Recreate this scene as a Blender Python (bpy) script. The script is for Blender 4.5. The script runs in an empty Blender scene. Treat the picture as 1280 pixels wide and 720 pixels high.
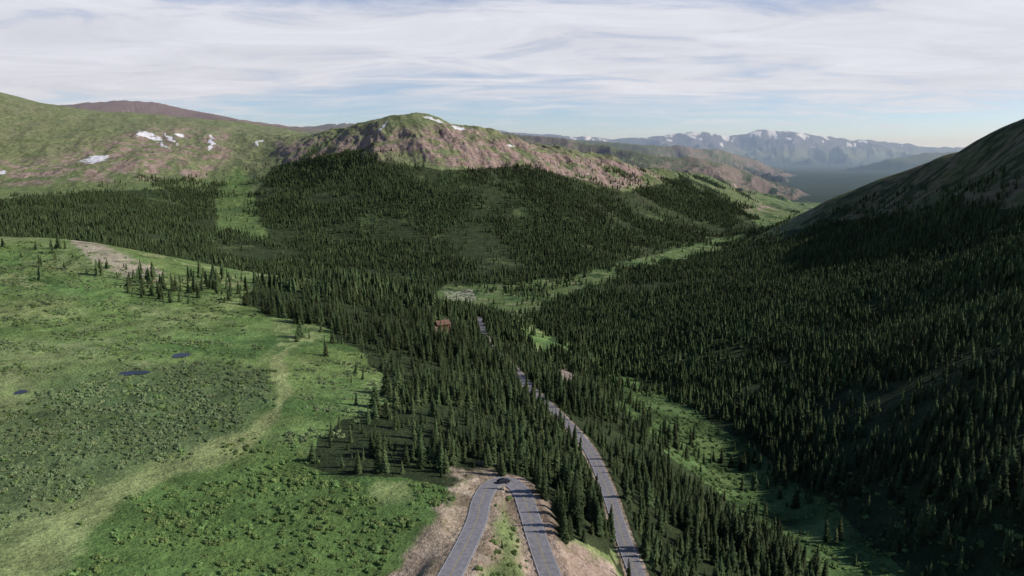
import bpy, math, random
import numpy as np
from mathutils import Vector
rng=np.random.default_rng(7); random.seed(7)
PITCH=math.radians(10.7); F=900.0
cp,sp=math.cos(PITCH),math.sin(PITCH)
def slope_uv(u,v):
    yc=(360-v)/F; return (-sp+yc*cp)/(cp+yc*sp)
def w3(u,v,D):
    yc=(360-v)/F; k=D/(cp+yc*sp); return ((u-640)/F*k, D, (-sp+yc*cp)*k)
def wz(u,v,z):
    return w3(u,v,z/slope_uv(u,v))
def proj(x,y,z):
    d=y*cp-z*sp; d=np.where(d<1,1,d)
    return 640+F*x/d, 360-F*(y*sp+z*cp)/d
# ---------- noise ----------
perm=rng.permutation(256); perm=np.concatenate([perm,perm,perm])
ga=rng.random(256)*2*np.pi; gx=np.cos(ga); gy=np.sin(ga)
def pn(x,y):
    xi=np.floor(x).astype(np.int64); yi=np.floor(y).astype(np.int64)
    xf=x-xi; yf=y-yi; xi&=255; yi&=255
    u=xf*xf*xf*(xf*(xf*6-15)+10); v=yf*yf*yf*(yf*(yf*6-15)+10)
    def g(a,b,dx,dy):
        h=perm[perm[a]+b]; return gx[h]*dx+gy[h]*dy
    a=g(xi,yi,xf,yf); b=g(xi+1,yi,xf-1,yf); c=g(xi,yi+1,xf,yf-1); d=g(xi+1,yi+1,xf-1,yf-1)
    return ((a+(b-a)*u)*(1-v)+(c+(d-c)*u)*v)*1.4
def fbm(x,y,lam,o=5,g=.5,ridged=False,seed=0):
    s=np.zeros_like(x); a=1.0; f=1.0/lam
    for i in range(o):
        n=pn(x*f+seed*17.3+i*5.1,y*f+seed*9.7+i*3.3)
        s+=a*((.5-np.abs(n)*1.3) if ridged else n); a*=g; f*=2.03
    return s
def sst(a,b,x):
    t=np.clip((x-a)/(b-a),0,1); return t*t*(3-2*t)
# ---------- control points ----------
up_img=[(520,800,-101),(540,760,-102),(562,720,-103.5),(583,680,-105.5),(596,650,-107),(602,625,-108),(613,607,-109),(632,601,-109.5),(650,612,-110),(661,640,-111),(672,675,-112.5),(688,720,-114),(705,765,-115.5),(725,820,-117)]
lo_img=[(835,820,-126.5),(815,765,-129),(797,720,-131),(778,670,-133.5),(760,615,-136),(735,560,-138.5),(700,520,-141),(665,487,-144.5),(640,458,-148),(620,441,-152),(608,425,-157),(602,408,-165),(598,396,-177),(590,385,-195)]
up_w=[wz(*p) for p in up_img]; lo_w=[wz(*p) for p in lo_img]
IMG=[
(0,720,150),(0,600,200),(0,450,320),(0,380,430),(0,330,540),(0,297,680),(80,299,640),(150,318,580),(150,400,420),(300,400,440),(400,430,400),(450,500,300),(500,600,222),(400,600,220),(250,600,215),
(300,720,162),(500,720,168),(150,500,285),(230,440,360),(200,345,530),(300,354,560),(380,350,590),(450,352,600),(520,370,620),(580,395,640),(640,422,640),
(-200,720,140),(-200,500,260),(-250,380,420),(-250,290,700),
(600,500,350),(560,430,480),(690,600,250),(620,650,203),(800,600,330),(850,700,250),(900,720,245),(1000,720,275),(750,500,450),(700,430,700),
(1080,720,298),(1150,800,260),(990,650,375),(900,580,462),(780,480,695),(700,420,950),(660,388,1193),(560,369,1360),(700,357,1500),(830,322,2050),(900,302,2550),(975,271,3800),(1000,262,4400),
(1280,720,270),(1280,640,300),(1280,550,345),(1280,450,430),(1280,380,560),(1280,300,800),(1280,240,1100),(1280,152,1500),(1240,163,1680),(1180,192,1900),(1100,223,2200),(1040,254,2500),(1005,281,2800),
(800,430,800),(900,400,850),(1000,500,520),(1000,350,1150),(1000,306,1800),(1100,300,1400),(1100,264,1900),(1150,400,720),(1100,600,370),(1200,230,1500),(1200,330,950),(760,354,1500),(850,330,1900),(800,390,1050),(930,306,2300),
(1450,600,300),(1450,400,470),(1450,250,900),(1400,100,1250),
(100,290,1500),(0,270,1800),(0,240,2300),(0,200,2900),(0,160,3500),(0,115,4200),(30,122,4200),(60,131,4300),(130,138,4500),(230,146,4600),(300,153,4700),(340,158,4700),(100,200,3000),(200,195,3000),(190,165,3700),(270,170,3800),(100,160,3700),
(290,262,2400),(305,200,3300),(290,225,2850),(340,180,3500),(400,165,3500),(430,160,3150),(470,149,3050),(505,141,3000),(560,156,2950),(600,168,2900),(660,186,2850),(720,198,2900),(780,204,3200),(850,215,3600),(900,226,3900),(960,244,4500),
(505,200,2500),(450,250,2200),(400,300,1900),(300,310,1750),(550,300,1900),(600,250,2250),(700,250,2350),(700,300,1950),(800,250,2700),(800,300,2200),(870,280,2700),(900,250,3300),(480,348,1500),(350,340,1500),(200,280,1850),(100,260,2000),(200,240,2500),
(380,200,2900),(440,180,2850),(600,200,2600),(660,215,2600),(620,330,1650),(400,230,2450),(340,250,2350),
(-250,230,2300),(-250,110,4200),(-200,280,1700),
]
W=[w3(*p) for p in IMG]+up_w+lo_w+[
(-520,1000,-170),(-300,900,-190),(-150,900,-212),(-50,950,-226),(-900,1350,-165),(0,1050,-243),(-250,1250,-248),(-480,1300,-200),
(-400,3900,-20),(200,3800,-120),(600,4100,-230),(-1400,5400,60),(-2800,5400,150),(-4000,5000,250),(900,4800,-260),
(1500,2500,-170),(1500,3200,-270),(1250,1800,-10),(2200,2600,-150),(1600,1300,60),(1800,4000,-320),(1600,3600,-330),(2400,5000,-300),
(1000,900,60),(800,400,30),(1500,600,60),
(1750,5200,-350),(2800,8000,-360),(0,7000,-300),(-3500,8000,-100),(5000,8000,-250),
(0,16000,-360),(7000,15000,-360),(-12000,14000,-300),(15000,12000,-300),(0,60000,-360),(40000,40000,-360),(-40000,40000,-360),(3000,30000,-360),(4000,3000,-150)]
W=np.array(W,float)
def dom(x,y):
    r=np.hypot(x,y); th=np.arctan2(x,y)
    return np.clip(th,-1.15,1.15), np.log(np.clip(r,120,None))
cx,cy=dom(W[:,0],W[:,1])
C2=.05**2
A=np.sqrt((cx[:,None]-cx[None])**2+(cy[:,None]-cy[None])**2+C2)
A=A-np.eye(len(W))*2e-3
zm=-150.0
coef=np.linalg.solve(A,W[:,2]-zm)
def rbf(x,y):
    a,b=dom(x,y); out=np.full(x.shape,zm)
    n=40000
    for i in range(0,len(x),n):
        s=slice(i,i+n)
        out[s]+=np.sqrt((a[s,None]-cx[None])**2+(b[s,None]-cy[None])**2+C2)@coef
    return out
RIDGES=[
([(-60,140,7000),(60,133,7400),(110,127,7500),(150,124,7500),(190,127,7500),(250,139,7300),(300,149,7000),(350,155,7000),(400,161,7000)],.30,30,900),
([(380,158,10500),(430,153,10500),(480,158,10500),(560,164,10500)],.3,40,1200),
([(590,163,7000),(650,167,6600),(700,173,6300),(760,182,6000),(800,191,5600),(870,197,5400),(920,209,5500),(980,229,5600),(1010,241,5700)],.36,75,600),
([(640,168,10500),(700,173,10000),(760,177,9800),(800,181,9500),(850,183,9500),(900,188,9700),(950,202,10000),(1000,219,10300),(1035,236,10500)],.36,110,900),
([(1000,234,13500),(1060,211,13500),(1110,199,13500),(1160,191,13500),(1250,188,13500),(1350,183,13500)],.33,90,1200),
([(400,166,26000),(560,166,26000),(620,163,25000),(700,169,25000),(760,173,25000),(800,173,25000),(840,169,25000),(880,164,25000),(920,168,25000),(950,163,25000),(980,165,25000),(1020,169,25000),(1060,174,25000),(1100,177,25000),(1155,182,25000),(1250,185,25000)],.27,330,2400),
]
def seg_near(x,y,P):
    best=np.full(x.shape,1e12); zz=np.zeros(x.shape)
    for i in range(len(P)-1):
        a=P[i];b=P[i+1]; dx,dy=b[0]-a[0],b[1]-a[1]; L=dx*dx+dy*dy
        t=np.clip(((x-a[0])*dx+(y-a[1])*dy)/L,0,1)
        d=(x-a[0]-t*dx)**2+(y-a[1]-t*dy)**2
        m=d<best; best=np.where(m,d,best); zz=np.where(m,a[2]+t*(b[2]-a[2]),zz)
    return np.sqrt(best),zz
def catmull(P,step=1.5):
    P=[np.array(p) for p in P]; out=[]
    for i in range(1,len(P)-2):
        p0,p1,p2,p3=P[i-1:i+3]; n=max(4,int(np.linalg.norm(p2-p1)/step))
        for k in range(n):
            t=k/n
            out.append(.5*((2*p1)+(-p0+p2)*t+(2*p0-5*p1+4*p2-p3)*t*t+(-p0+3*p1-3*p2+p3)*t**3))
    return np.array(out)
roadU=catmull(up_w); roadL=catmull(lo_w)
PONDS=[(wz(167,466,-100.5),6.2,3.6),(wz(226,444,-101.5),3.8,5.0),(wz(26,490,-97.5),2.6,2.4)]
LAKE=(w3(978,269,3850),62,150)
CABIN=w3(553,414,545)
def road_dist(x,y,R):
    d=np.full(x.shape,1e6); z=np.zeros(x.shape)
    m=(x>-120)&(x<160)&(y>60)&(y<1000)
    idx=np.nonzero(m)[0]; Q=R[::2]
    for i in range(0,len(idx),20000):
        s=idx[i:i+20000]
        dd=(x[s,None]-Q[None,:,0])**2+(y[s,None]-Q[None,:,1])**2
        k=dd.argmin(1); d[s]=np.sqrt(dd[np.arange(len(s)),k]); z[s]=Q[k,2]
    return d,z
def H(x,y,full=False):
    r=np.hypot(x,y); th=np.arctan2(x,y)
    z=rbf(x,y)
    w=sst(1.3,2.6,np.abs(th)); z=z*(1-w)-115*w
    hi=np.clip((z+300)/140,.12,1)
    mw=sst(900,1900,r)
    right=sst(60,260,x-.28*y)*sst(200,500,r)
    tl=np.clip(x/np.clip(y,1,None),-2,2)
    smooth=1-.62*sst(-.20,-.34,tl)*sst(2300,3100,r)
    smooth*=1-.5*sst(.35,.5,tl)
    top=1-.5*sst(60,140,z)
    amp=(1-mw)*(.5+right*.005*r)+mw*.0075*np.clip(r,0,4500)*hi*smooth*top
    n=fbm(x,y,520,7,.5,True,1)
    z=z+amp*(n-.35)*(1.1)
    z=z+.6*fbm(x,y,40,3,.5,False,2)*(1-mw)
    m2=sst(2200,2700,r)*sst(6000,5000,r)*sst(-200,-60,z)*(.35+.65*smooth)*top
    z=z+m2*22*fbm(x*1.0+.3*y,y*.35,190,6,.55,True,4)-m2*11
    far=r>4300
    if far.any():
        xf,yf,zf=x[far],y[far],z[far]
        for k,(pts,s,a,lam) in enumerate(RIDGES):
            P=[w3(*p) for p in pts]
            d,zc=seg_near(xf,yf,P)
            nn=fbm(xf,yf,lam,7,.54,True,10+k)-.45
            h=zc-s*d*(1+.35*fbm(xf,yf,lam*1.5,3,.5,False,30+k))+a*nn*(.35+np.clip(d/(lam*.8),0,1.2))
            zf=np.maximum(zf,h)
        z[far]=zf
    dU,zU=road_dist(x,y,roadU); dL,zL=road_dist(x,y,roadL)
    wU=1-sst(4.6,10,dU); z=z*(1-wU)+(zU-.18)*wU
    wL=1-sst(4.2,9,dL); z=z*(1-wL)+(zL-.18)*wL
    for (c,a,b) in PONDS:
        q=np.sqrt(((x-c[0])/a)**2+((y-c[1])/b)**2); ww=1-sst(1.3,2.6,q); z=z*(1-ww)+(c[2]-.3+ .4*sst(.8,1.4,q))*ww
    c,a,b=LAKE; q=np.sqrt(((x-c[0])/a)**2+((y-c[1])/b)**2); ww=1-sst(1.3,2.2,q); z=z*(1-ww)+(c[2]-3+6*sst(.9,1.3,q))*ww
    if full: return z,np.minimum(dU,dL),dU
    return z
def inpoly(u,v,poly):
    res=np.zeros(u.shape,bool); n=len(poly)
    for i in range(n):
        x1,y1=poly[i]; x2,y2=poly[(i+1)%n]
        if y1==y2: continue
        c=((y1>v)!=(y2>v))&(u<(x2-x1)*(v-y1)/(y2-y1)+x1); res^=c
    return res
F_NEAR=[(300,374),(330,354),(450,345),(500,352),(560,385),(610,392),(650,405),(668,440),(735,455),(765,500),(820,555),(890,615),(985,680),(1030,730),(1050,800),(830,800),(770,690),(720,675),(690,680),(655,605),(600,588),(565,605),(500,598),(420,592),(380,580),(425,530),(500,500),(455,440),(400,405),(340,395)]
F_RIGHT=[(660,394),(740,358),(850,326),(995,286),(1100,272),(1200,256),(1290,262),(1700,200),(1700,900),(1200,800),(1120,700),(1020,620),(920,545),(835,495),(760,458),(690,420)]
F_MID=[(-500,250),(0,250),(120,240),(200,236),(268,240),(272,285),(335,298),(318,245),(340,208),(400,195),(440,188),(480,203),(560,213),(640,208),(720,222),(780,240),(830,228),(860,222),(890,235),(925,262),(955,288),(880,302),(820,318),(700,347),(610,356),(560,357),(520,380),(200,370),(-500,340)]
CREEK=[(690,420),(760,458),(835,495),(920,545),(1020,620),(1120,700),(1200,800),(1050,800),(1030,730),(985,680),(890,615),(820,555),(765,500),(735,455),(668,440)]
WILLOW=[(-200,520),(0,515),(110,468),(250,455),(335,462),(343,490),(300,540),(250,560),(140,600),(60,640),(-200,700)]
BRUSH=[(240,572),(330,540),(400,590),(450,600),(555,600),(550,650),(480,730),(400,800),(-100,800),(60,740),(120,680),(110,650)]
UPMEAD=[(-200,330),(0,320),(100,330),(200,360),(300,380),(330,450),(240,450),(100,462),(-200,500)]
PATH=[(410,402),(380,425),(345,450),(358,490),(345,512),(318,535),(262,575),(205,592),(140,622),(100,655),(60,690),(-20,740)]
def pathd(u,v,P):
    b=np.full(u.shape,1e9)
    for (x1,y1),(x2,y2) in zip(P[:-1],P[1:]):
        dx,dy=x2-x1,y2-y1; t=np.clip(((u-x1)*dx+(v-y1)*dy)/(dx*dx+dy*dy),0,1)
        b=np.minimum(b,np.hypot(u-x1-t*dx,(v-y1-t*dy)))
    return b
def softpoly(u,v,poly,w):
    xs=[p[0] for p in poly]; ys=[p[1] for p in poly]
    m=(u>min(xs)-4*w)&(u<max(xs)+4*w)&(v>min(ys)-4*w)&(v<max(ys)+4*w); out=np.zeros(u.shape)
    uu,vv=u[m],v[m]; d=pathd(uu,vv,poly+[poly[0]]); s=np.where(inpoly(uu,vv,poly),d,-d); out[m]=sst(-w,w,s); return out
# ---------- terrain mesh ----------
th=np.concatenate([np.linspace(-math.pi,-.74,70)[:-1],np.linspace(-.74,.74,1150),np.linspace(.74,math.pi,70)[1:]])
rr=np.concatenate([np.linspace(2,118,30),np.geomspace(120,1200,620)[:-1],np.geomspace(1200,5500,560)[:-1],np.geomspace(5500,60000,340)])
nt,nr=len(th),len(rr)
TT,RR=np.meshgrid(th,rr)
X=(np.sin(TT)*RR).ravel(); Y=(np.cos(TT)*RR).ravel()
Z,RD,RDU=H(X,Y,True)
Zg=Z.reshape(nr,nt)
def colours(x,y,z,rd,rdu,steep):
    r=np.hypot(x,y); u,v=proj(x,y,z)
    n1=fbm(x,y,30,4,.55,False,40); n2=fbm(x,y,220,5,.55,False,41); n3=fbm(x,y,8,3,.6,False,42); n4=fbm(x,y,90,6,.6,False,47)
    jw=np.clip(1800/np.clip(r,150,None),.5,5)
    wsc=np.clip(200/np.clip(r,100,400),.6,2)
    uu=u+jw*fbm(x,y,40,4,.6,False,43)*2.6*wsc; vv=v+jw*fbm(x,y,40,4,.6,False,44)*1.4
    N=len(x); col=np.empty((N,3)); snow=np.zeros(N)
    def mix(m,c):
        m=np.clip(m,0,1)[:,None]; col[:]=col*(1-m)+np.array(c)*m
    front=y>20
    col[:]=(.09,.12,.045)
    mix(sst(-.2,.5,n2),(.11,.125,.055))
    midz=(r>1050)
    alp=midz&(r<5200)
    mix(alp*1.0,(.18,.20,.095)); mix(alp*sst(-.1,.6,n2)*.7,(.225,.21,.125)); mix(alp*sst(.0,.6,n1+n2*.5)*.5,(.14,.175,.07)); mix(alp*sst(.1,.6,n4)*.5,(.09,.12,.048))
    lowa=alp*sst(-20,-120,z); mix(lowa*.6,(.10,.145,.052))
    rock=np.zeros(N)
    for poly in ([(560,155),(640,172),(720,195),(790,203),(830,222),(770,236),(700,224),(610,214),(545,205),(515,185),(530,160)],
                 [(700,240),(760,238),(780,262),(720,270)],[(930,258),(1000,248),(1020,266),(955,276)],[(455,212),(488,215),(485,235),(465,232)]):
        rock=np.maximum(rock,softpoly(uu,vv,poly,5)*1.0)
    for poly in ([(-80,205),(60,198),(150,170),(200,157),(285,163),(290,195),(255,222),(120,226),(-80,238)],[(345,178),(440,170),(520,160),(520,185),(432,200),(352,210)]):
        rock=np.maximum(rock,softpoly(uu,vv,poly,6)*.85)
    rock=rock*alp*sst(-.25,.2,n4*1.2+n1*.3+steep*1.0-.36)
    rock=np.maximum(rock,alp*sst(.66,.95,steep+n1*.15))
    mix(rock*.95,(.28,.195,.16)); mix(rock*sst(.1,.5,n3+n1)*.8,(.36,.28,.24)); mix(rock*sst(.0,.5,-n4-n3*.5),(.14,.085,.075))
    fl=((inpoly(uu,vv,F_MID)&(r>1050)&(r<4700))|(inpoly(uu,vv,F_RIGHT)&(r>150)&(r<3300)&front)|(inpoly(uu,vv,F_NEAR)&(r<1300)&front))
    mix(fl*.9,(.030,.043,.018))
    mix(fl*midz*(u<950)*sst(.3,.65,n4)*.8,(.085,.115,.045))
    vf=sst(-250,-275,z)*(r>1000)*(r<5200)*(~fl)
    mix(vf*.9,(.10,.155,.05)); mix(vf*sst(.1,.5,n1),(.18,.20,.10)); mix(vf*sst(.1,.5,-n4),(.045,.08,.028))
    g=softpoly(uu,vv,[(268,240),(300,205),(318,245),(335,298),(272,292)],5)*alp
    mix(g*.8,(.105,.165,.05))
    rt=inpoly(uu,vv,[(1000,282),(1040,240),(1180,170),(1280,130),(1700,60),(1700,200),(1290,264),(1200,258),(1100,274)])*(r>700)*(r<3300)
    mix(rt,(.105,.12,.05)); mix(rt*sst(-.1,.5,n1+n2),(.16,.135,.08)); mix(rt*sst(.0,.5,-n1-n4),(.04,.058,.024))
    mead=(r<1000)&(~fl)&front
    mix(mead,(.15,.22,.07)); mix(mead*sst(-.1,.5,n1),(.115,.185,.055)); mix(mead*sst(-.1,.5,n2+n4*.5),(.19,.24,.095)); mix(mead*sst(.2,.6,-n4),(.08,.14,.042)); mix(mead*sst(.3,.7,n4+n3*.3)*.6,(.23,.255,.12))
    wl=softpoly(uu,vv,WILLOW,12)*mead; mix(wl*.9,(.10,.145,.06))
    br=softpoly(uu,vv,BRUSH,8)*mead; mix(br*.9,(.10,.165,.048))
    pd=pathd(uu,vv,PATH); pw=7+ (v-400)*.03+n4*9
    mix(mead*(1-sst(pw*.55,pw*1.35,pd))*.9,(.25,.29,.12))
    for poly in ([(450,600),(500,600),(512,625),(470,640),(452,625)],[(-20,428),(60,425),(70,445),(0,458)],[(345,400),(410,400),(400,425),(340,440),(320,460),(335,420)],[(80,690),(140,680),(110,740),(20,740)],[(170,415),(260,385),(300,375),(280,400),(200,430)],[(-20,380),(90,375),(120,395),(0,410)]):
        mix(softpoly(uu+n4*14,vv+n1*8,poly,9)*mead*.75*sst(-.5,.2,n1+n3*.5),(.24,.285,.115))
    mound=softpoly(uu,vv,[(82,298),(130,306),(205,340),(200,349),(150,346),(112,322)],3)*(r<1000)*front
    mix(mound*sst(-.7,-.1,n1+n3*.6),(.38,.33,.24))
    ck=inpoly(uu,vv,CREEK)&(r<1300)&(r>150)&front
    mix(ck,(.075,.13,.042)); mix(ck*sst(0,.5,n1),(.11,.17,.06)); mix(ck*sst(.1,.6,-n1),(.04,.07,.024))
    soil=np.maximum(softpoly(uu,vv,[(566,580),(622,580),(612,600),(592,650),(560,730),(540,800),(440,800),(490,700),(542,650),(558,612)],6),softpoly(uu,vv,[(684,672),(720,680),(775,705),(790,760),(720,800),(690,700)],6))
    soil=soil*(r<420)*front
    sm=np.maximum(soil*sst(-.6,.1,n1+n3*.6),(rd<3.9)*1.0); sm=np.maximum(sm,(1-sst(5,9.5,rdu+n1*4)))
    mix(sm*.95,(.38,.29,.215)); mix(sm*sst(.1,.6,n3)*.6,(.46,.38,.29)); mix(sm*sst(.0,.5,-n3-n1*.5)*.6,(.20,.16,.10))
    mix(softpoly(u,v,[(538,405),(566,403),(570,417),(542,418)],3)*(r<1100)*front*.8,(.22,.16,.11))
    mix(softpoly(u,v,[(698,460),(716,464),(718,476),(700,474)],3)*(r<1100)*front*.8,(.30,.24,.20))
    mix(inpoly(uu,vv,[(555,366),(590,362),(596,376),(562,378)])*(r>1000)*(r<1700)*sst(-.1,.3,n3),(.36,.32,.27))
    far=r>5200
    n5=fbm(x,y,700,6,.6,False,48); n6=fbm(x*1.6,y,900,7,.68,False,49)
    t=sst(-280,-90,z+n5*90)
    c=np.empty((N,3)); c[:]=np.array((.035,.055,.035)); a=t[:,None]
    c=c*(1-a)+np.array((.13,.145,.08))*a
    a=(sst(.25,.6,steep+n5*.4-.1)*(r<12000))[:,None]*.8; c=c*(1-a)+np.array((.21,.155,.135))*a
    a=(sst(60,240,z+n5*90)*(r<12000))[:,None]*.7; c=c*(1-a)+np.array((.18,.14,.12))*a
    a=((r>12000)*sst(-100,200,z))[:,None]; c=c*(1-a)+np.array((.11,.105,.11))*a
    brn=((u<430)*(r<9000)*sst(150,300,z))[:,None]; c=c*(1-brn)+np.array((.23,.165,.14))*brn
    fm=far[:,None]*1.0; col[:]=col*(1-fm)+c*fm
    snow=np.maximum(snow,(r>18000)*(u>700)*sst(480,900,z+n6*620)*.9)
    us=u+fbm(x,y,110,5,.6,False,80)*5; vs_=v+fbm(x,y,110,5,.6,False,81)*3.2
    for (su,sv,a,b,ang) in ((186,169,14,1.6,.3),(211,173,10,1.5,.75),(224,169,6,1.2,.3),(265,177,2.2,9,.15),(117,199,14,2.2,-.12),(203,181,6,.8,.5),(322,179,5,1.1,-.7),(478,160,1.7,6,.3),(545,151,12,1.2,.35),(572,159,9,1.4,.3),(3,217,3,2,0),(640,181,5,.8,.2),(425,154,9,1.0,-.1)):
        du,dv=us-su,vs_-sv; ca,sa=math.cos(ang),math.sin(ang)
        q=np.hypot((du*ca+dv*sa)/a,(-du*sa+dv*ca)/b)
        snow=np.maximum(snow,(1-sst(.3,2.1,q))*(r>2300)*front)
    return col,snow,fl
gy_,gx_=np.gradient(Zg); dr=np.gradient(rr)[:,None]; dt=(np.gradient(th)[None,:]*rr[:,None])
steep=np.hypot(gy_/dr,gx_/dt).ravel()
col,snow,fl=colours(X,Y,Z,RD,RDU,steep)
me=bpy.data.meshes.new("terrain")
nv=nr*nt; me.vertices.add(nv)
me.vertices.foreach_set("co",np.stack([X,Y,Z],1).astype(np.float32).ravel())
i=np.arange(nr-1)[:,None]*nt+np.arange(nt-1)[None]; q=np.stack([i,i+nt,i+nt+1,i+1],-1).reshape(-1,4)
q=q[:,::-1]
me.loops.add(q.size); me.loops.foreach_set("vertex_index",q.ravel().astype(np.int32))
me.polygons.add(len(q)); me.polygons.foreach_set("loop_start",(np.arange(len(q))*4).astype(np.int32))
try: me.polygons.foreach_set("loop_total",np.full(len(q),4,np.int32))
except Exception: pass
me.update(calc_edges=True)
me.polygons.foreach_set("use_smooth",np.ones(len(q),bool))
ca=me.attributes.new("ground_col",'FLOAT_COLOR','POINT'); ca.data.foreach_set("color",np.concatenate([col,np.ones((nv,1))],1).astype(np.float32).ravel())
sa=me.attributes.new("snow",'FLOAT','POINT'); sa.data.foreach_set("value",snow.astype(np.float32))
ter=bpy.data.objects.new("mountain_terrain",me); bpy.context.collection.objects.link(ter)
if me.polygons[len(q)//2].normal.z<0:
    me.flip_normals()
def newmat(name):
    m=bpy.data.materials.new(name); m.use_nodes=True; nt_=m.node_tree; b=nt_.nodes["Principled BSDF"]
    return m,nt_,b
def N(nt_,t,**kw):
    n=nt_.nodes.new(t)
    for k,v in kw.items(): setattr(n,k,v)
    return n
m,t,b=newmat("terrain_ground")
L=t.links.new
at=N(t,"ShaderNodeAttribute",attribute_name="ground_col"); sn=N(t,"ShaderNodeAttribute",attribute_name="snow")
geo=N(t,"ShaderNodeNewGeometry")
def noise(scale,detail=6,rough=.6):
    n=N(t,"ShaderNodeTexNoise"); n.inputs["Scale"].default_value=scale; n.inputs["Detail"].default_value=detail; n.inputs["Roughness"].default_value=rough
    L(geo.outputs["Position"],n.inputs["Vector"]); return n
def math_(op,a,bv=None):
    n=N(t,"ShaderNodeMath",operation=op)
    for k,x in enumerate((a,bv)):
        if x is None: continue
        if isinstance(x,(int,float)): n.inputs[k].default_value=x
        else: L(x,n.inputs[k])
    return n.outputs[0]
def mr(x,a,b_,c,d):
    n=N(t,"ShaderNodeMapRange"); L(x,n.inputs[0])
    for k,vv in enumerate((a,b_,c,d)): n.inputs[k+1].default_value=vv
    return n.outputs[0]
nA=noise(.9,5,.7); nB=noise(.06,8,.65); nC=noise(.012,6,.6)
fac=math_('MULTIPLY',mr(nA.outputs[0],.3,.7,.55,1.45),mr(nB.outputs[0],.3,.7,.6,1.4))
vm=N(t,"ShaderNodeVectorMath",operation='SCALE'); L(at.outputs["Color"],vm.inputs[0]); L(fac,vm.inputs["Scale"])
hs=N(t,"ShaderNodeHueSaturation"); L(vm.outputs[0],hs.inputs["Color"]); L(mr(nC.outputs[0],.3,.7,.48,.515),hs.inputs["Hue"])
sm_=math_('ADD',sn.outputs["Fac"],math_('MULTIPLY',math_('SUBTRACT',nB.outputs[0],.5),1.6))
sf=mr(sm_,.46,.6,0,1)
sf=math_('MULTIPLY',sf,mr(sn.outputs["Fac"],.02,.15,0,1))
mx=N(t,"ShaderNodeMix",data_type='RGBA'); L(sf,mx.inputs[0]); L(hs.outputs[0],mx.inputs[6]); mx.inputs[7].default_value=(.72,.70,.71,1)
L(mx.outputs[2],b.inputs["Base Color"]); b.inputs["Roughness"].default_value=.95; b.inputs["Specular IOR Level"].default_value=.1
bp=N(t,"ShaderNodeBump"); bp.inputs["Strength"].default_value=.8; bp.inputs["Distance"].default_value=1.0
L(math_('ADD',math_('MULTIPLY',nA.outputs[0],.9),math_('MULTIPLY',nB.outputs[0],8.0)),bp.inputs["Height"]); L(bp.outputs[0],b.inputs["Normal"])
me.materials.append(m)
# ---------- helpers ----------
def mkobj(name,verts,faces,mats,mi=None,coll=None,parent=None):
    me=bpy.data.meshes.new(name); me.from_pydata([tuple(v) for v in verts],[],faces)
    for mm in mats: me.materials.append(mm)
    if mi is not None: me.polygons.foreach_set("material_index",mi)
    me.update(); o=bpy.data.objects.new(name,me); (coll or bpy.context.collection).objects.link(o)
    if parent: o.parent=parent
    return o
def simple(name,c,rough=.8,var=.25,scale=3,spec=.3,obj_rand=0,metal=0):
    m,t,b=newmat(name)
    g=N(t,"ShaderNodeNewGeometry"); n=N(t,"ShaderNodeTexNoise"); n.inputs["Scale"].default_value=scale; n.inputs["Detail"].default_value=6
    t.links.new(g.outputs["Position"],n.inputs["Vector"])
    r=N(t,"ShaderNodeMapRange"); t.links.new(n.outputs[0],r.inputs[0]); r.inputs[1].default_value=.3; r.inputs[2].default_value=.7; r.inputs[3].default_value=1-var; r.inputs[4].default_value=1+var
    last=r.outputs[0]
    if obj_rand:
        oi=N(t,"ShaderNodeObjectInfo"); r2=N(t,"ShaderNodeMapRange"); t.links.new(oi.outputs["Random"],r2.inputs[0]); r2.inputs[3].default_value=1-obj_rand; r2.inputs[4].default_value=1+obj_rand
        mm=N(t,"ShaderNodeMath",operation='MULTIPLY'); t.links.new(last,mm.inputs[0]); t.links.new(r2.outputs[0],mm.inputs[1]); last=mm.outputs[0]
        # slow stand-to-stand variation across the hillside
        n2=N(t,"ShaderNodeTexNoise"); n2.inputs["Scale"].default_value=.012; n2.inputs["Detail"].default_value=5; t.links.new(g.outputs["Position"],n2.inputs["Vector"])
        r5=N(t,"ShaderNodeMapRange"); t.links.new(n2.outputs[0],r5.inputs[0]); r5.inputs[1].default_value=.35; r5.inputs[2].default_value=.65; r5.inputs[3].default_value=.75; r5.inputs[4].default_value=1.3
        m6=N(t,"ShaderNodeMath",operation='MULTIPLY'); t.links.new(last,m6.inputs[0]); t.links.new(r5.outputs[0],m6.inputs[1]); last=m6.outputs[0]
    v=N(t,"ShaderNodeVectorMath",operation='SCALE'); v.inputs[0].default_value=c; t.links.new(last,v.inputs["Scale"])
    out=v.outputs[0]
    if obj_rand:
        h=N(t,"ShaderNodeHueSaturation"); t.links.new(out,h.inputs["Color"])
        m3=N(t,"ShaderNodeMath",operation='MULTIPLY'); t.links.new(oi.outputs["Random"],m3.inputs[0]); m3.inputs[1].default_value=17.3
        m4=N(t,"ShaderNodeMath",operation='FRACT'); t.links.new(m3.outputs[0],m4.inputs[0])
        r3=N(t,"ShaderNodeMapRange"); t.links.new(m4.outputs[0],r3.inputs[0]); r3.inputs[3].default_value=.475; r3.inputs[4].default_value=.52
        t.links.new(r3.outputs[0],h.inputs["Hue"]); out=h.outputs[0]
    t.links.new(out,b.inputs["Base Color"]); b.inputs["Roughness"].default_value=rough; b.inputs["Specular IOR Level"].default_value=spec; b.inputs["Metallic"].default_value=metal
    return m
M_needle=simple("spruce_needles",(.050,.070,.028),.85,.3,1.5,.08,.45)
M_bark=simple("bark",(.09,.065,.045),.9)
M_willow=simple("willow_leaves",(.15,.195,.09),.8,.25,2,.1,.3)
M_bush=simple("green_shrub_leaves",(.125,.185,.06),.8,.25,2,.1,.35)
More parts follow.
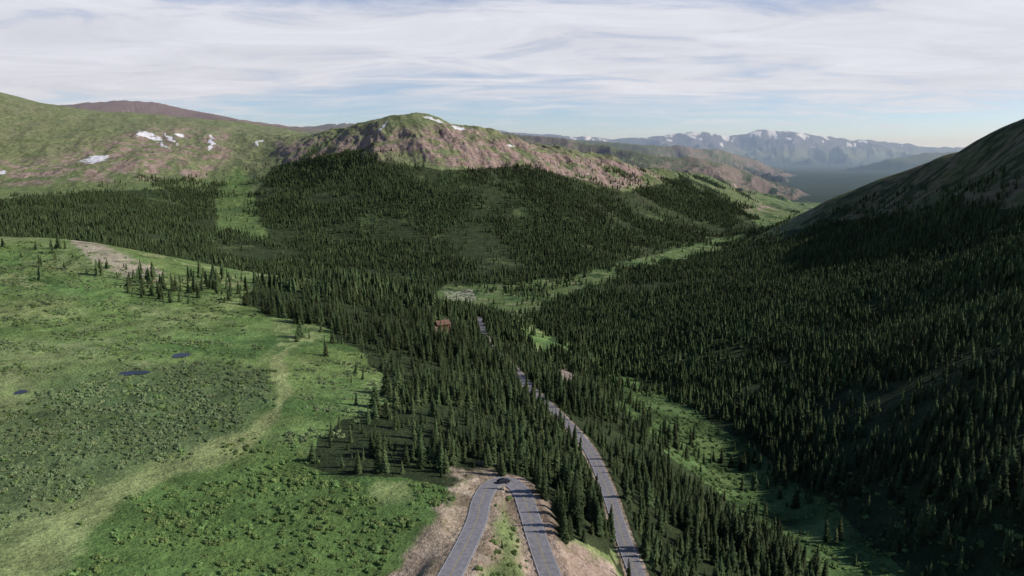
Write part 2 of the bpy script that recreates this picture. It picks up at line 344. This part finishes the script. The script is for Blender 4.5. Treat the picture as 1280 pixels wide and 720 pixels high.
def spruce(name,seed,coll,H_=12,R=1.9,wh=22,nb=8,sprigs=True):
    rd=random.Random(seed); V=[];Fc=[];MI=[]
    def add(vs,fs,mi):
        o=len(V); V.extend(vs); Fc.extend([tuple(o+k for k in f) for f in fs]); MI.extend([mi]*len(fs))
    n=6
    ring=[(math.cos(2*math.pi*k/n)*.2,math.sin(2*math.pi*k/n)*.2,-.8) for k in range(n)]+[(math.cos(2*math.pi*k/n)*.02,math.sin(2*math.pi*k/n)*.02,H_*.97) for k in range(n)]
    add(ring,[(k,(k+1)%n,n+(k+1)%n,n+k) for k in range(n)],1)
    for w in range(wh):
        t_=.05+.93*w/(wh-1); z=H_*t_; 
        Lb=R*((1-t_)**.75*.97+.05)*rd.uniform(.8,1.12)
        for k in range(nb if t_<.75 else nb-2):
            if rd.random()<.09: continue
            a=2*math.pi*(k+rd.uniform(-.35,.35)+w*.4)/nb; l=Lb*rd.uniform(.65,1.22); dx,dy=math.cos(a),math.sin(a)
            zb=z+rd.uniform(-.15,.15); dr_=l*rd.uniform(.25,.5); wd=.18+l*rd.uniform(.22,.34)
            def pt(f,s,dz=0): return (dx*l*f-dy*wd*s,dy*l*f+dx*wd*s,zb-dr_*f**1.3+dz)
            vs=[pt(0,0,.1),pt(.5,1,-.18),pt(1,0,.05),pt(.5,-1,-.18),pt(.55,0,.1)]
            add(vs,[(0,1,4),(1,2,4),(2,3,4),(3,0,4)],0)
            if sprigs:
                for s in (1,-1):
                    for f in (.35,.7):
                        f+=rd.uniform(-.1,.1)
                        add([pt(f,.3*s),pt(f+.12,1.5*s*(1-f*.4),-.3),pt(f+.25,.3*s)],[(0,1,2)],0)
    add([(.12,0,H_*.95),(-.06,.1,H_*.95),(-.06,-.1,H_*.95),(0,0,H_+.35)],[(0,1,3),(1,2,3),(2,0,3)],0)
    return mkobj(name,V,Fc,[M_needle,M_bark],MI,coll)
def spruce_far(name,seed,coll,H_=12,R=2.0):
    rd=random.Random(seed); V=[];Fc=[]
    for c in range(4):
        z0=H_*(.04+.23*c); z1=min(H_,z0+H_*.42); r0=R*(1-c*.225); n=8; o=len(V)
        V.append((0,0,z1 if c<3 else H_))
        for k in range(n):
            a=2*math.pi*(k+rd.uniform(-.3,.3))/n; q=r0*(1.15 if k%2 else .65)*rd.uniform(.8,1.15); V.append((math.cos(a)*q,math.sin(a)*q,z0-(.5 if k%2 else -.3)))
        Fc+=[(o,o+1+k,o+1+(k+1)%n) for k in range(n)]
    o=len(V); V+=[(.2,0,-1),(-.1,.17,-1),(-.1,-.17,-1),(0,0,H_*.5)]; nf=len(Fc); Fc+=[(o,o+1,o+3),(o+1,o+2,o+3),(o+2,o,o+3)]
    return mkobj(name,V,Fc,[M_needle,M_bark],[0]*nf+[1]*3,coll)
def shrub(name,seed,coll,mat,n=150):
    rd=random.Random(seed); V=[];Fc=[]
    lobes=[(rd.uniform(-.9,.9),rd.uniform(-.9,.9),rd.uniform(.2,.6),rd.uniform(.4,.75)) for _ in range(6)]+[(0,0,.3,.75)]
    for i in range(n):
        lx,ly,lz,lr=rd.choice(lobes); a=rd.uniform(0,2*math.pi); e=math.asin(rd.uniform(-.3,1)); q=lr*rd.uniform(.75,1.1)
        p=Vector((lx+math.cos(a)*math.cos(e)*q,ly+math.sin(a)*math.cos(e)*q,max(0.02,lz+math.sin(e)*q*.8)))
        nn=Vector((math.cos(a)*math.cos(e),math.sin(a)*math.cos(e),math.sin(e)+.3))+Vector([rd.uniform(-.5,.5) for _ in range(3)]); nn.normalize()
        tx=nn.orthogonal().normalized(); ty=nn.cross(tx); an=rd.uniform(0,6.28); s=rd.uniform(.14,.28)
        A_=tx*math.cos(an)+ty*math.sin(an); B_=ty*math.cos(an)-tx*math.sin(an); o=len(V)
        V+=[p-A_*s,p-B_*s*.6,p+A_*s,p+B_*s*.6]; Fc.append((o,o+1,o+2,o+3))
    for lx,ly,lz,lr in lobes:
        o=len(V); V.append((lx,ly,lz+lr*.65))
        for k in range(6): V.append((lx+math.cos(k*1.047)*lr*.75,ly+math.sin(k*1.047)*lr*.75,lz+.1))
        for k in range(6): V.append((lx+math.cos(k*1.047)*lr*.6,ly+math.sin(k*1.047)*lr*.6,-.3))
        for k in range(6):
            k2=(k+1)%6; Fc.append((o,o+1+k,o+1+k2)); Fc.append((o+1+k,o+7+k,o+7+k2,o+1+k2))
    return mkobj(name,V,Fc,[mat],None,coll)
cN=bpy.data.collections.new("spruce_tree_kinds"); cF=bpy.data.collections.new("distant_spruce_kinds"); cW=bpy.data.collections.new("willow_shrub_kinds"); cB=bpy.data.collections.new("green_shrub_kinds")
for k in range(5): spruce("spruce_tree_kind_%d"%k,k+1,cN,12,[2.4,1.9,2.9,2.2,1.6][k],[20,22,18,21,20][k])
for k in range(4): spruce_far("distant_spruce_kind_%d"%k,k+20,cF,12,[2.5,2.1,2.9,2.2][k])
for k in range(4): shrub("willow_kind_%d"%k,k+40,cW,M_willow,130)
for k in range(4): shrub("bush_kind_%d"%k,k+50,cB,M_bush,130)
def scatter(name,P,scl,rot,nk,coll):
    me=bpy.data.meshes.new(name); me.vertices.add(len(P)); me.vertices.foreach_set("co",P.astype(np.float32).ravel())
    a=me.attributes.new("scl",'FLOAT_VECTOR','POINT'); a.data.foreach_set("vector",scl.astype(np.float32).ravel())
    a=me.attributes.new("rotv",'FLOAT_VECTOR','POINT'); a.data.foreach_set("vector",rot.astype(np.float32).ravel())
    a=me.attributes.new("kind",'INT','POINT'); a.data.foreach_set("value",rng.integers(0,nk,len(P)).astype(np.int32))
    me.update(); o=bpy.data.objects.new(name,me); bpy.context.collection.objects.link(o)
    g=bpy.data.node_groups.new(name+"_nodes","GeometryNodeTree")
    g.interface.new_socket("Geometry",in_out='INPUT',socket_type='NodeSocketGeometry'); g.interface.new_socket("Geometry",in_out='OUTPUT',socket_type='NodeSocketGeometry')
    gi=g.nodes.new("NodeGroupInput"); go=g.nodes.new("NodeGroupOutput"); ip=g.nodes.new("GeometryNodeInstanceOnPoints")
    ci=g.nodes.new("GeometryNodeCollectionInfo"); ci.inputs["Collection"].default_value=coll; ci.inputs["Separate Children"].default_value=True; ci.inputs["Reset Children"].default_value=True
    def na(nm,ty):
        n=g.nodes.new("GeometryNodeInputNamedAttribute"); n.data_type=ty; n.inputs["Name"].default_value=nm; return n.outputs["Attribute"]
    e=g.nodes.new("FunctionNodeEulerToRotation")
    g.links.new(gi.outputs[0],ip.inputs["Points"]); g.links.new(ci.outputs[0],ip.inputs["Instance"]); ip.inputs["Pick Instance"].default_value=True
    g.links.new(na("kind",'INT'),ip.inputs["Instance Index"]); g.links.new(na("rotv",'FLOAT_VECTOR'),e.inputs[0]); g.links.new(e.outputs[0],ip.inputs["Rotation"]); g.links.new(na("scl",'FLOAT_VECTOR'),ip.inputs["Scale"])
    g.links.new(ip.outputs[0],go.inputs[0])
    md=o.modifiers.new("scatter",'NODES'); md.node_group=g
    print(name,len(P)); return o
def grid(x0,x1,y0,y1,s,ang=.72):
    gx1,gy1=np.meshgrid(np.arange(x0,x1,s),np.arange(y0,y1,s)); x=gx1.ravel(); y=gy1.ravel()
    x=x+rng.uniform(-.8,.8,len(x))*s; y=y+rng.uniform(-.8,.8,len(y))*s
    k=np.abs(np.arctan2(x,y))<ang; return x[k],y[k]
def mk(x,y,z,lo,hi,wj=.15,tilt=.05,pw=1.0):
    n=len(x); s=lo+(hi-lo)*rng.random(n)**pw; w=s*rng.uniform(1-wj,1+wj,n)
    return np.stack([x,y,z],1),np.stack([w,w,s],1),np.stack([rng.normal(0,tilt,n),rng.normal(0,tilt,n),rng.uniform(0,6.283,n)],1)
# near trees
x,y=grid(-500,900,140,1150,3.4,.78); z,rd_,rdu_=H(x,y,True); u,v=proj(x,y,z); r=np.hypot(x,y)
d1=fbm(x,y,70,4,.55,False,60); d2=fbm(x,y,16,3,.5,False,66); uu=u+fbm(x,y,30,4,.6,False,61)*26; vv=v+fbm(x,y,30,4,.6,False,62)*13
R_=rng.random(len(x))
nearF=inpoly(uu,vv,F_NEAR)&(r<1150)
rightF=inpoly(uu,vv,F_RIGHT)
creekF=inpoly(uu,vv,CREEK)
brow=sst(560,680,v)*sst(950,1050,u)
p=nearF*np.clip(.82+d1*1.1+d2*.7,.12,.97)+rightF*np.clip(.84+d1*1.1+d2*.6-brow*.6,.05,.97)+creekF*np.clip(d1*.8-.08,.01,.3)
extra=inpoly(uu,vv,[(385,555),(450,545),(470,590),(395,600)])*.22+inpoly(uu,vv,[(90,320),(205,352),(300,345),(300,372),(200,380),(120,340)])*.2+inpoly(uu,vv,[(610,640),(645,625),(655,680),(630,690)])*.12+inpoly(uu,vv,[(300,380),(400,410),(470,470),(480,500),(420,520),(440,470),(350,410)])*.07+inpoly(uu,vv,[(-50,300),(80,302),(110,330),(60,345),(-50,330)])*.03
p=np.maximum(p,extra)
SOILP=[(572,585),(622,588),(606,604),(592,650),(560,730),(440,800),(480,700),(530,650),(556,612)]
soilp=inpoly(u,v,SOILP)|inpoly(u,v,[(680,680),(720,684),(775,705),(790,800),(720,800),(690,700)])
p=p*(rd_>np.where(y>420,3.4,4.3))*(~soilp)*np.where(rdu_<8,.4,1)
lod=inpoly(u,v,[(540,402),(565,402),(568,422),(542,425)])|inpoly(u,v,[(699,462),(715,466),(716,482),(702,480)])
k=(R_<p)&~lod
x,y,z,r,u,v,uu,vv,d1=x[k],y[k],z[k],r[k],u[k],v[k],uu[k],vv[k],d1[k]
edge=(1-.35*rng.random(len(x))*inpoly(u,v,[(300,380),(520,380),(520,620),(380,620)]))*np.clip(1+d1*.35,.75,1.25)
kn=r<560
P,S,Ro=mk(x[kn],y[kn],z[kn],.25,1.1,pw=1.45); S*=edge[kn,None]; scatter("spruce_forest",P,S,Ro,5,cN)
P,S,Ro=mk(x[~kn],y[~kn],z[~kn],.32,1.1,pw=1.2); scatter("hillside_spruce_forest",P,S,Ro,4,cF)
# mid trees
x,y=grid(-3400,3400,1100,4800,7.0,.75); z=H(x,y); u,v=proj(x,y,z); r=np.hypot(x,y)
d1=fbm(x,y,260,6,.62,False,63); uu=u+fbm(x,y,160,4,.5,False,64)*16; vv=v+fbm(x,y,160,4,.5,False,65)*9
p=(inpoly(uu,vv,F_MID)&(r>1050))*np.clip(.86+d1*1.5,.04,.98)+(inpoly(uu,vv,F_RIGHT)&(r<3300))*np.clip(.9+d1,.15,.98)
sparse=inpoly(uu,vv,[(150,225),(300,215),(420,175),(520,195),(700,205),(860,215),(960,250),(990,285),(900,310),(600,370),(300,340),(0,250)])
p=np.maximum(p,sparse*np.clip(d1*1.2-.12,.015,.45)*(z>-250)); rt=inpoly(uu,vv,[(1000,280),(1100,240),(1290,215),(1500,170),(1500,250),(1290,262),(1100,268)]); p=np.maximum(p,rt*np.clip(d1*1.2,.03,.5))
vfl=(z<-250)&inpoly(u,v,[(550,345),(700,335),(900,290),(1000,262),(1000,290),(860,335),(700,395),(560,385)]); p=np.maximum(p,vfl*np.clip(d1*1.2-.12,.015,.45))
q_=np.sqrt(((x-LAKE[0][0])/LAKE[1])**2+((y-LAKE[0][1])/LAKE[2])**2); p*=(q_>1.4)
k=rng.random(len(x))<p; P,S,Ro=mk(x[k],y[k],z[k],.5,1.25); S*=1.12; scatter("distant_spruce_forest",P,S,Ro,4,cF)
# shrubs
x,y=grid(-420,260,110,640,1.8,.8); z,rd_,_=H(x,y,True); u,v=proj(x,y,z)
uu=u+fbm(x,y,22,4,.6,False,70)*26; vv=v+fbm(x,y,22,4,.6,False,71)*16; d1=fbm(x,y,18,4,.6,False,72)
pd=pathd(uu,vv,PATH); off=(pd>7+(v-400)*.03)&(rd_>4.8)&~inpoly(uu,vv,[(448,595),(500,598),(515,625),(470,640),(450,625)])
off&=~inpoly(uu,vv,SOILP)|(rng.random(len(x))<.05)
for (c,a,b_) in PONDS: off&=(((x-c[0])/a)**2+((y-c[1])/b_)**2)>2.6
R_=rng.random(len(x))
wl=inpoly(uu,vv,WILLOW)*np.clip(.66+d1*1.5,.08,.95); wl=np.maximum(wl,inpoly(uu,vv,UPMEAD)*np.clip(d1*1.3+.04,0,.5)); wl=np.maximum(wl,inpoly(uu,vv,[(345,460),(470,440),(500,500),(420,560),(330,560),(350,500)])*np.clip(.12+d1,0.02,.6))
k=(R_<wl)&off; P,S,Ro=mk(x[k],y[k],z[k],.3,1.1,.25,pw=1.3); scatter("willow_shrubs",P,S,Ro,4,cW)
R_=rng.random(len(x))
bb=inpoly(uu,vv,BRUSH)*np.clip(.62+d1*1.4,.1,.95); bb=np.maximum(bb,inpoly(uu,vv,UPMEAD)*np.clip(d1*1.1,0,.4)); bb=np.maximum(bb,inpoly(uu,vv,[(-200,300),(0,300),(80,305),(200,350),(300,365),(300,390),(0,345)])*.14)
bb=np.maximum(bb,inpoly(uu,vv,WILLOW)*.12); bb=np.maximum(bb,inpoly(uu,vv,[(600,620),(640,610),(660,720),(600,720)])*.4)
k=(R_<bb)&off; P,S,Ro=mk(x[k],y[k],z[k],.22,1.1,.25,pw=1.7); scatter("green_shrubs",P,S,Ro,4,cB)
x,y=grid(60,700,180,1200,3.4,.8); z,rd_,_=H(x,y,True); u,v=proj(x,y,z); d1=fbm(x,y,30,4,.55,False,74)
bb=inpoly(u,v,CREEK)*np.clip(.5+d1*1.2,.1,.9); br=inpoly(u,v,[(1000,600),(1300,560),(1500,600),(1500,800),(1100,800),(1090,690)]); bb=np.maximum(bb,br*np.clip(.35+d1,.05,.7))
k=(rng.random(len(x))<bb); P,S,Ro=mk(x[k],y[k],z[k],.4,1.5,.2,pw=1.4); scatter("creek_shrubs",P,S,Ro,4,cB)
# ---------- roads ----------
M_asph=simple("weathered_asphalt",(.20,.188,.198),.85,.22,.8,.3)
M_yel=simple("yellow_paint",(.34,.28,.12),.6,.4,3); M_wht=simple("white_paint",(.45,.45,.44),.6,.4,3)
def ribbon(name,R,o0,o1,dz,mat,skirt=0,parent=None):
    T=np.gradient(R[:,:2],axis=0); T/=np.linalg.norm(T,axis=1)[:,None]; Nn=np.stack([-T[:,1],T[:,0]],1); V=[];Fc=[]
    n=len(R)
    offs=[o0,o1] if not skirt else [o0-.25,o0,o1,o1+.25]; zs=[dz,dz] if not skirt else [dz-skirt,dz,dz,dz-skirt]
    m_=len(offs)
    for i in range(n):
        for o,zz in zip(offs,zs): V.append((R[i,0]+Nn[i,0]*o,R[i,1]+Nn[i,1]*o,R[i,2]+zz))
    for i in range(n-1):
        for j in range(m_-1): a=i*m_+j; Fc.append((a,a+m_,a+m_+1,a+1))
    return mkobj(name,V,Fc,[mat],None,None,parent)
for R,hw in ((roadU,3.1),(roadL,2.7)):
    o=ribbon("mountain_road",R,-hw,hw,.03,M_asph,.5)
    ribbon("centre_line_a",R,-.16,-.06,.036,M_yel,0,o); ribbon("centre_line_b",R,.06,.16,.036,M_yel,0,o)
    ribbon("edge_line_a",R,-hw+.2,-hw+.3,.036,M_wht,0,o); ribbon("edge_line_b",R,hw-.3,hw-.2,.036,M_wht,0,o)
# ---------- water ----------
def water(name,c,a,b_,mat):
    V=[(c[0],c[1],c[2])]; n=40
    for k in range(n):
        t_=2*math.pi*k/n; q=1+.16*math.sin(2*t_+c[0])+.1*math.sin(3*t_+1)+.05*math.sin(7*t_); V.append((c[0]+a*q*math.cos(t_),c[1]+b_*q*math.sin(t_),c[2]))
    return mkobj(name,V,[(0,1+k,1+(k+1)%n) for k in range(n)],[mat])
M_w=simple("pond_water",(.003,.006,.015),.1,.1,.5,.14)
M_lake=simple("lake_water",(.13,.20,.28),.25,.1,.01,.5)
for c,a,b_ in PONDS: water("pond",c,a,b_,M_w)
water("lake",(LAKE[0][0],LAKE[0][1],LAKE[0][2]+.5),LAKE[1],LAKE[2],M_lake)
# ---------- cabin ----------
def cabin():
    cxx,cyy=CABIN[0],CABIN[1]; cz=float(H(np.array([cxx]),np.array([cyy]))[0])
    e=bpy.data.objects.new("log_cabin",None); bpy.context.collection.objects.link(e); e.location=(cxx,cyy,cz); e.rotation_euler=(0,0,.5)
    Mw=simple("log_walls",(.16,.09,.05),.85,.3,2); Mr=simple("rusty_roof",(.17,.095,.065),.8,.3,1); Mg=simple("window_glass",(.03,.035,.04),.1); Md=simple("door_wood",(.10,.06,.035)); Mc=simple("chimney_stone",(.25,.22,.2))
    a,b2,h,rg=5,3.4,3.2,5.4
    mkobj("walls",[(-a,-b2,-1),(a,-b2,-1),(a,b2,-1),(-a,b2,-1),(-a,-b2,h),(a,-b2,h),(a,b2,h),(-a,b2,h),(-a,0,rg),(a,0,rg)],[(0,1,5,4),(2,3,7,6),(1,2,6,9,5),(3,0,4,8,7)],[Mw],None,None,e)
    A=a+.6
    for s in (-1,1):
        o=mkobj("roof",[(-A,s*(b2+.7),h-.4),(A,s*(b2+.7),h-.4),(A,0,rg+.12),(-A,0,rg+.12)],[(0,1,2,3)],[Mr],None,None,e); sd_=o.modifiers.new("s",'SOLIDIFY'); sd_.thickness=.15
    for xx in (-3.2,2.8): mkobj("window",[(xx-.6,-b2-.02,1),(xx+.6,-b2-.02,1),(xx+.6,-b2-.02,2.2),(xx-.6,-b2-.02,2.2)],[(0,1,2,3)],[Mg],None,None,e)
    mkobj("door",[(-.5,-b2-.02,0),(.5,-b2-.02,0),(.5,-b2-.02,2.1),(-.5,-b2-.02,2.1)],[(0,1,2,3)],[Md],None,None,e)
    mkobj("chimney",[(2,.4,4),(2.8,.4,4),(2.8,1.2,4),(2,1.2,4),(2,.4,6.4),(2.8,.4,6.4),(2.8,1.2,6.4),(2,1.2,6.4)],[(0,1,5,4),(1,2,6,5),(2,3,7,6),(3,0,4,7),(4,5,6,7)],[Mc],None,None,e)
cabin()
# ---------- car ----------
def car(R,i):
    p=R[i]; d=R[i+1]-R[i-1]; ang=math.atan2(d[1],d[0]); nrm=Vector((-math.sin(ang),math.cos(ang)))
    e=bpy.data.objects.new("car",None); bpy.context.collection.objects.link(e)
    e.location=(p[0]-nrm.x*1.5,p[1]-nrm.y*1.5,p[2]+.04); e.rotation_euler=(0,0,ang)
    Mp=simple("dark_car_paint",(.02,.022,.03),.25,.05,3,.6); Mg=simple("car_glass",(.01,.012,.015),.05,.05,3,.6); Mt=simple("tyre_rubber",(.02,.02,.02),.9); Ml=simple("lamp_glass",(.6,.6,.6),.2)
    prof=[(-2.2,.35),(-2.25,.75),(-2.1,.98),(-1.1,1.03),(1.0,1.0),(1.9,.86),(2.2,.68),(2.22,.35)]
    def ext(name,pr,w0,w1,mat):
        n=len(pr); zs=[q[1] for q in pr]; z0,z1=min(zs),max(zs); V=[]
        for s in (-1,1):
            for (a,z_) in pr:
                w=w0+(w1-w0)*(z_-z0)/(z1-z0); V.append((a,s*w,z_))
        Fc=[tuple(range(n))[::-1],tuple(range(n,2*n))]+[(k,(k+1)%n,n+(k+1)%n,n+k) for k in range(n)]
        o=mkobj(name,V,Fc,[mat],None,None,e); bv=o.modifiers.new("b",'BEVEL'); bv.width=.05; bv.segments=2
    ext("body",prof,.9,.86,Mp); ext("windows",[(-1.9,1.0),(-1.5,1.42),(.3,1.42),(1.05,1.0)],.8,.66,Mg); ext("roof",[(-1.5,1.41),(-1.35,1.48),(.15,1.48),(.35,1.41)],.68,.6,Mp)
    for sx in (-1.35,1.4):
        for sy in (-.82,.82):
            V=[];n=16
            for s in (-.11,.11):
                for k in range(n): V.append((sx+.34*math.cos(k*math.tau/n),sy+s,.34+.34*math.sin(k*math.tau/n)))
            mkobj("wheel",V,[tuple(range(n)),tuple(range(n,2*n))]+[(k,(k+1)%n,n+(k+1)%n,n+k) for k in range(n)],[Mt],None,None,e)
    for sy in (-.6,.6):
        mkobj("headlight",[(2.23,sy-.18,.6),(2.23,sy+.18,.6),(2.2,sy+.18,.74),(2.2,sy-.18,.74)],[(0,1,2,3)],[Ml],None,None,e)
ti=int(np.argmin(np.hypot(roadU[:,0]-wz(628,603,-109.5)[0],roadU[:,1]-wz(628,603,-109.5)[1]))); car(roadU,ti)
# ---------- camera / light / world ----------
cam=bpy.data.cameras.new("camera"); co=bpy.data.objects.new("camera",cam); bpy.context.collection.objects.link(co)
cam.sensor_width=36; cam.lens=36*F/1280; cam.clip_start=1; cam.clip_end=200000; co.location=(0,0,0); co.rotation_euler=(math.pi/2-PITCH,0,0); bpy.context.scene.camera=co
AZ=math.radians(88); EL=math.radians(31)
sd=Vector((math.sin(AZ)*math.cos(EL),math.cos(AZ)*math.cos(EL),math.sin(EL)))
sl=bpy.data.lights.new("sun",'SUN'); sl.energy=5.0; sl.angle=math.radians(.5); sl.color=(1,.95,.87); so=bpy.data.objects.new("sun",sl); bpy.context.collection.objects.link(so); so.rotation_euler=sd.to_track_quat('Z','Y').to_euler()
wd=bpy.data.worlds.new("World"); bpy.context.scene.world=wd; wd.use_nodes=True; t=wd.node_tree; L=t.links.new
bg=t.nodes["Background"]; bg.inputs[1].default_value=.1
sk=N(t,"ShaderNodeTexSky"); sk.sky_type='NISHITA'; sk.sun_disc=False; sk.sun_elevation=EL; sk.sun_rotation=AZ; sk.altitude=3000; sk.air_density=1; sk.dust_density=1
tc=N(t,"ShaderNodeTexCoord"); sx=N(t,"ShaderNodeSeparateXYZ"); L(tc.outputs["Generated"],sx.inputs[0])
zz=math_('ADD',math_('MAXIMUM',sx.outputs[2],0.0),.07)
cb=N(t,"ShaderNodeCombineXYZ"); L(math_('DIVIDE',sx.outputs[0],zz),cb.inputs[0]); L(math_('DIVIDE',sx.outputs[1],zz),cb.inputs[1])
def wn(sc,det,ro,dist,off):
    mp=N(t,"ShaderNodeMapping"); mp.inputs["Location"].default_value=off; mp.inputs["Scale"].default_value=sc; mp.inputs["Rotation"].default_value=(0,0,.25); L(cb.outputs[0],mp.inputs[0])
    n=N(t,"ShaderNodeTexNoise"); n.inputs["Scale"].default_value=1; n.inputs["Detail"].default_value=det; n.inputs["Roughness"].default_value=ro; n.inputs["Distortion"].default_value=dist; L(mp.outputs[0],n.inputs["Vector"]); return n.outputs[0]
nb=wn((.28,.35,1),3,.5,.3,(3.1,1.4,0)); nf=wn((.9,1.5,1),9,.62,.8,(0,0,0))
cl=math_('ADD',math_('MULTIPLY',nb,.45),math_('MULTIPLY',nf,.6))
band=mr(sx.outputs[2],.04,.08,-.11,.2)
band2=mr(sx.outputs[2],.17,.20,0,-.20); band3=mr(sx.outputs[2],.24,.4,0,-.3)
cf=mr(math_('ADD',math_('ADD',math_('ADD',cl,band),band2),band3),.44,.68,0,.97)
mxc=N(t,"ShaderNodeMix",data_type='RGBA'); L(cf,mxc.inputs[0])
bl=N(t,"ShaderNodeVectorMath",operation='MULTIPLY'); L(sk.outputs[0],bl.inputs[0]); bl.inputs[1].default_value=(1.04,1.1,1.25)
cv=mr(nf,.3,.7,.86,1.1); cvv=N(t,"ShaderNodeVectorMath",operation='SCALE'); cvv.inputs[0].default_value=(7.5,7.6,8.3); L(cv,cvv.inputs["Scale"])
L(bl.outputs[0],mxc.inputs[6]); L(cvv.outputs[0],mxc.inputs[7])
L(mxc.outputs[2],bg.inputs[0])
# distant air haze (real scattering volume over the far valleys)
bm=[(-45000,3200,-600),(45000,3200,-600),(45000,45000,-600),(-45000,45000,-600),(-45000,3200,700),(45000,3200,700),(45000,45000,700),(-45000,45000,700)]
mv=bpy.data.materials.new("haze_air"); mv.use_nodes=True; tv=mv.node_tree; tv.nodes.remove(tv.nodes["Principled BSDF"])
vs=tv.nodes.new("ShaderNodeVolumeScatter"); vs.inputs["Color"].default_value=(.54,.73,1,1); vs.inputs["Density"].default_value=3.8e-5; vs.inputs["Anisotropy"].default_value=.2
tv.links.new(vs.outputs[0],tv.nodes["Material Output"].inputs["Volume"])
mkobj("haze_atmosphere",bm,[(0,3,2,1),(4,5,6,7),(0,1,5,4),(1,2,6,5),(2,3,7,6),(3,0,4,7)],[mv])
sc=bpy.context.scene; sc.view_settings.view_transform='Standard'; sc.view_settings.look='None'; sc.view_settings.exposure=0
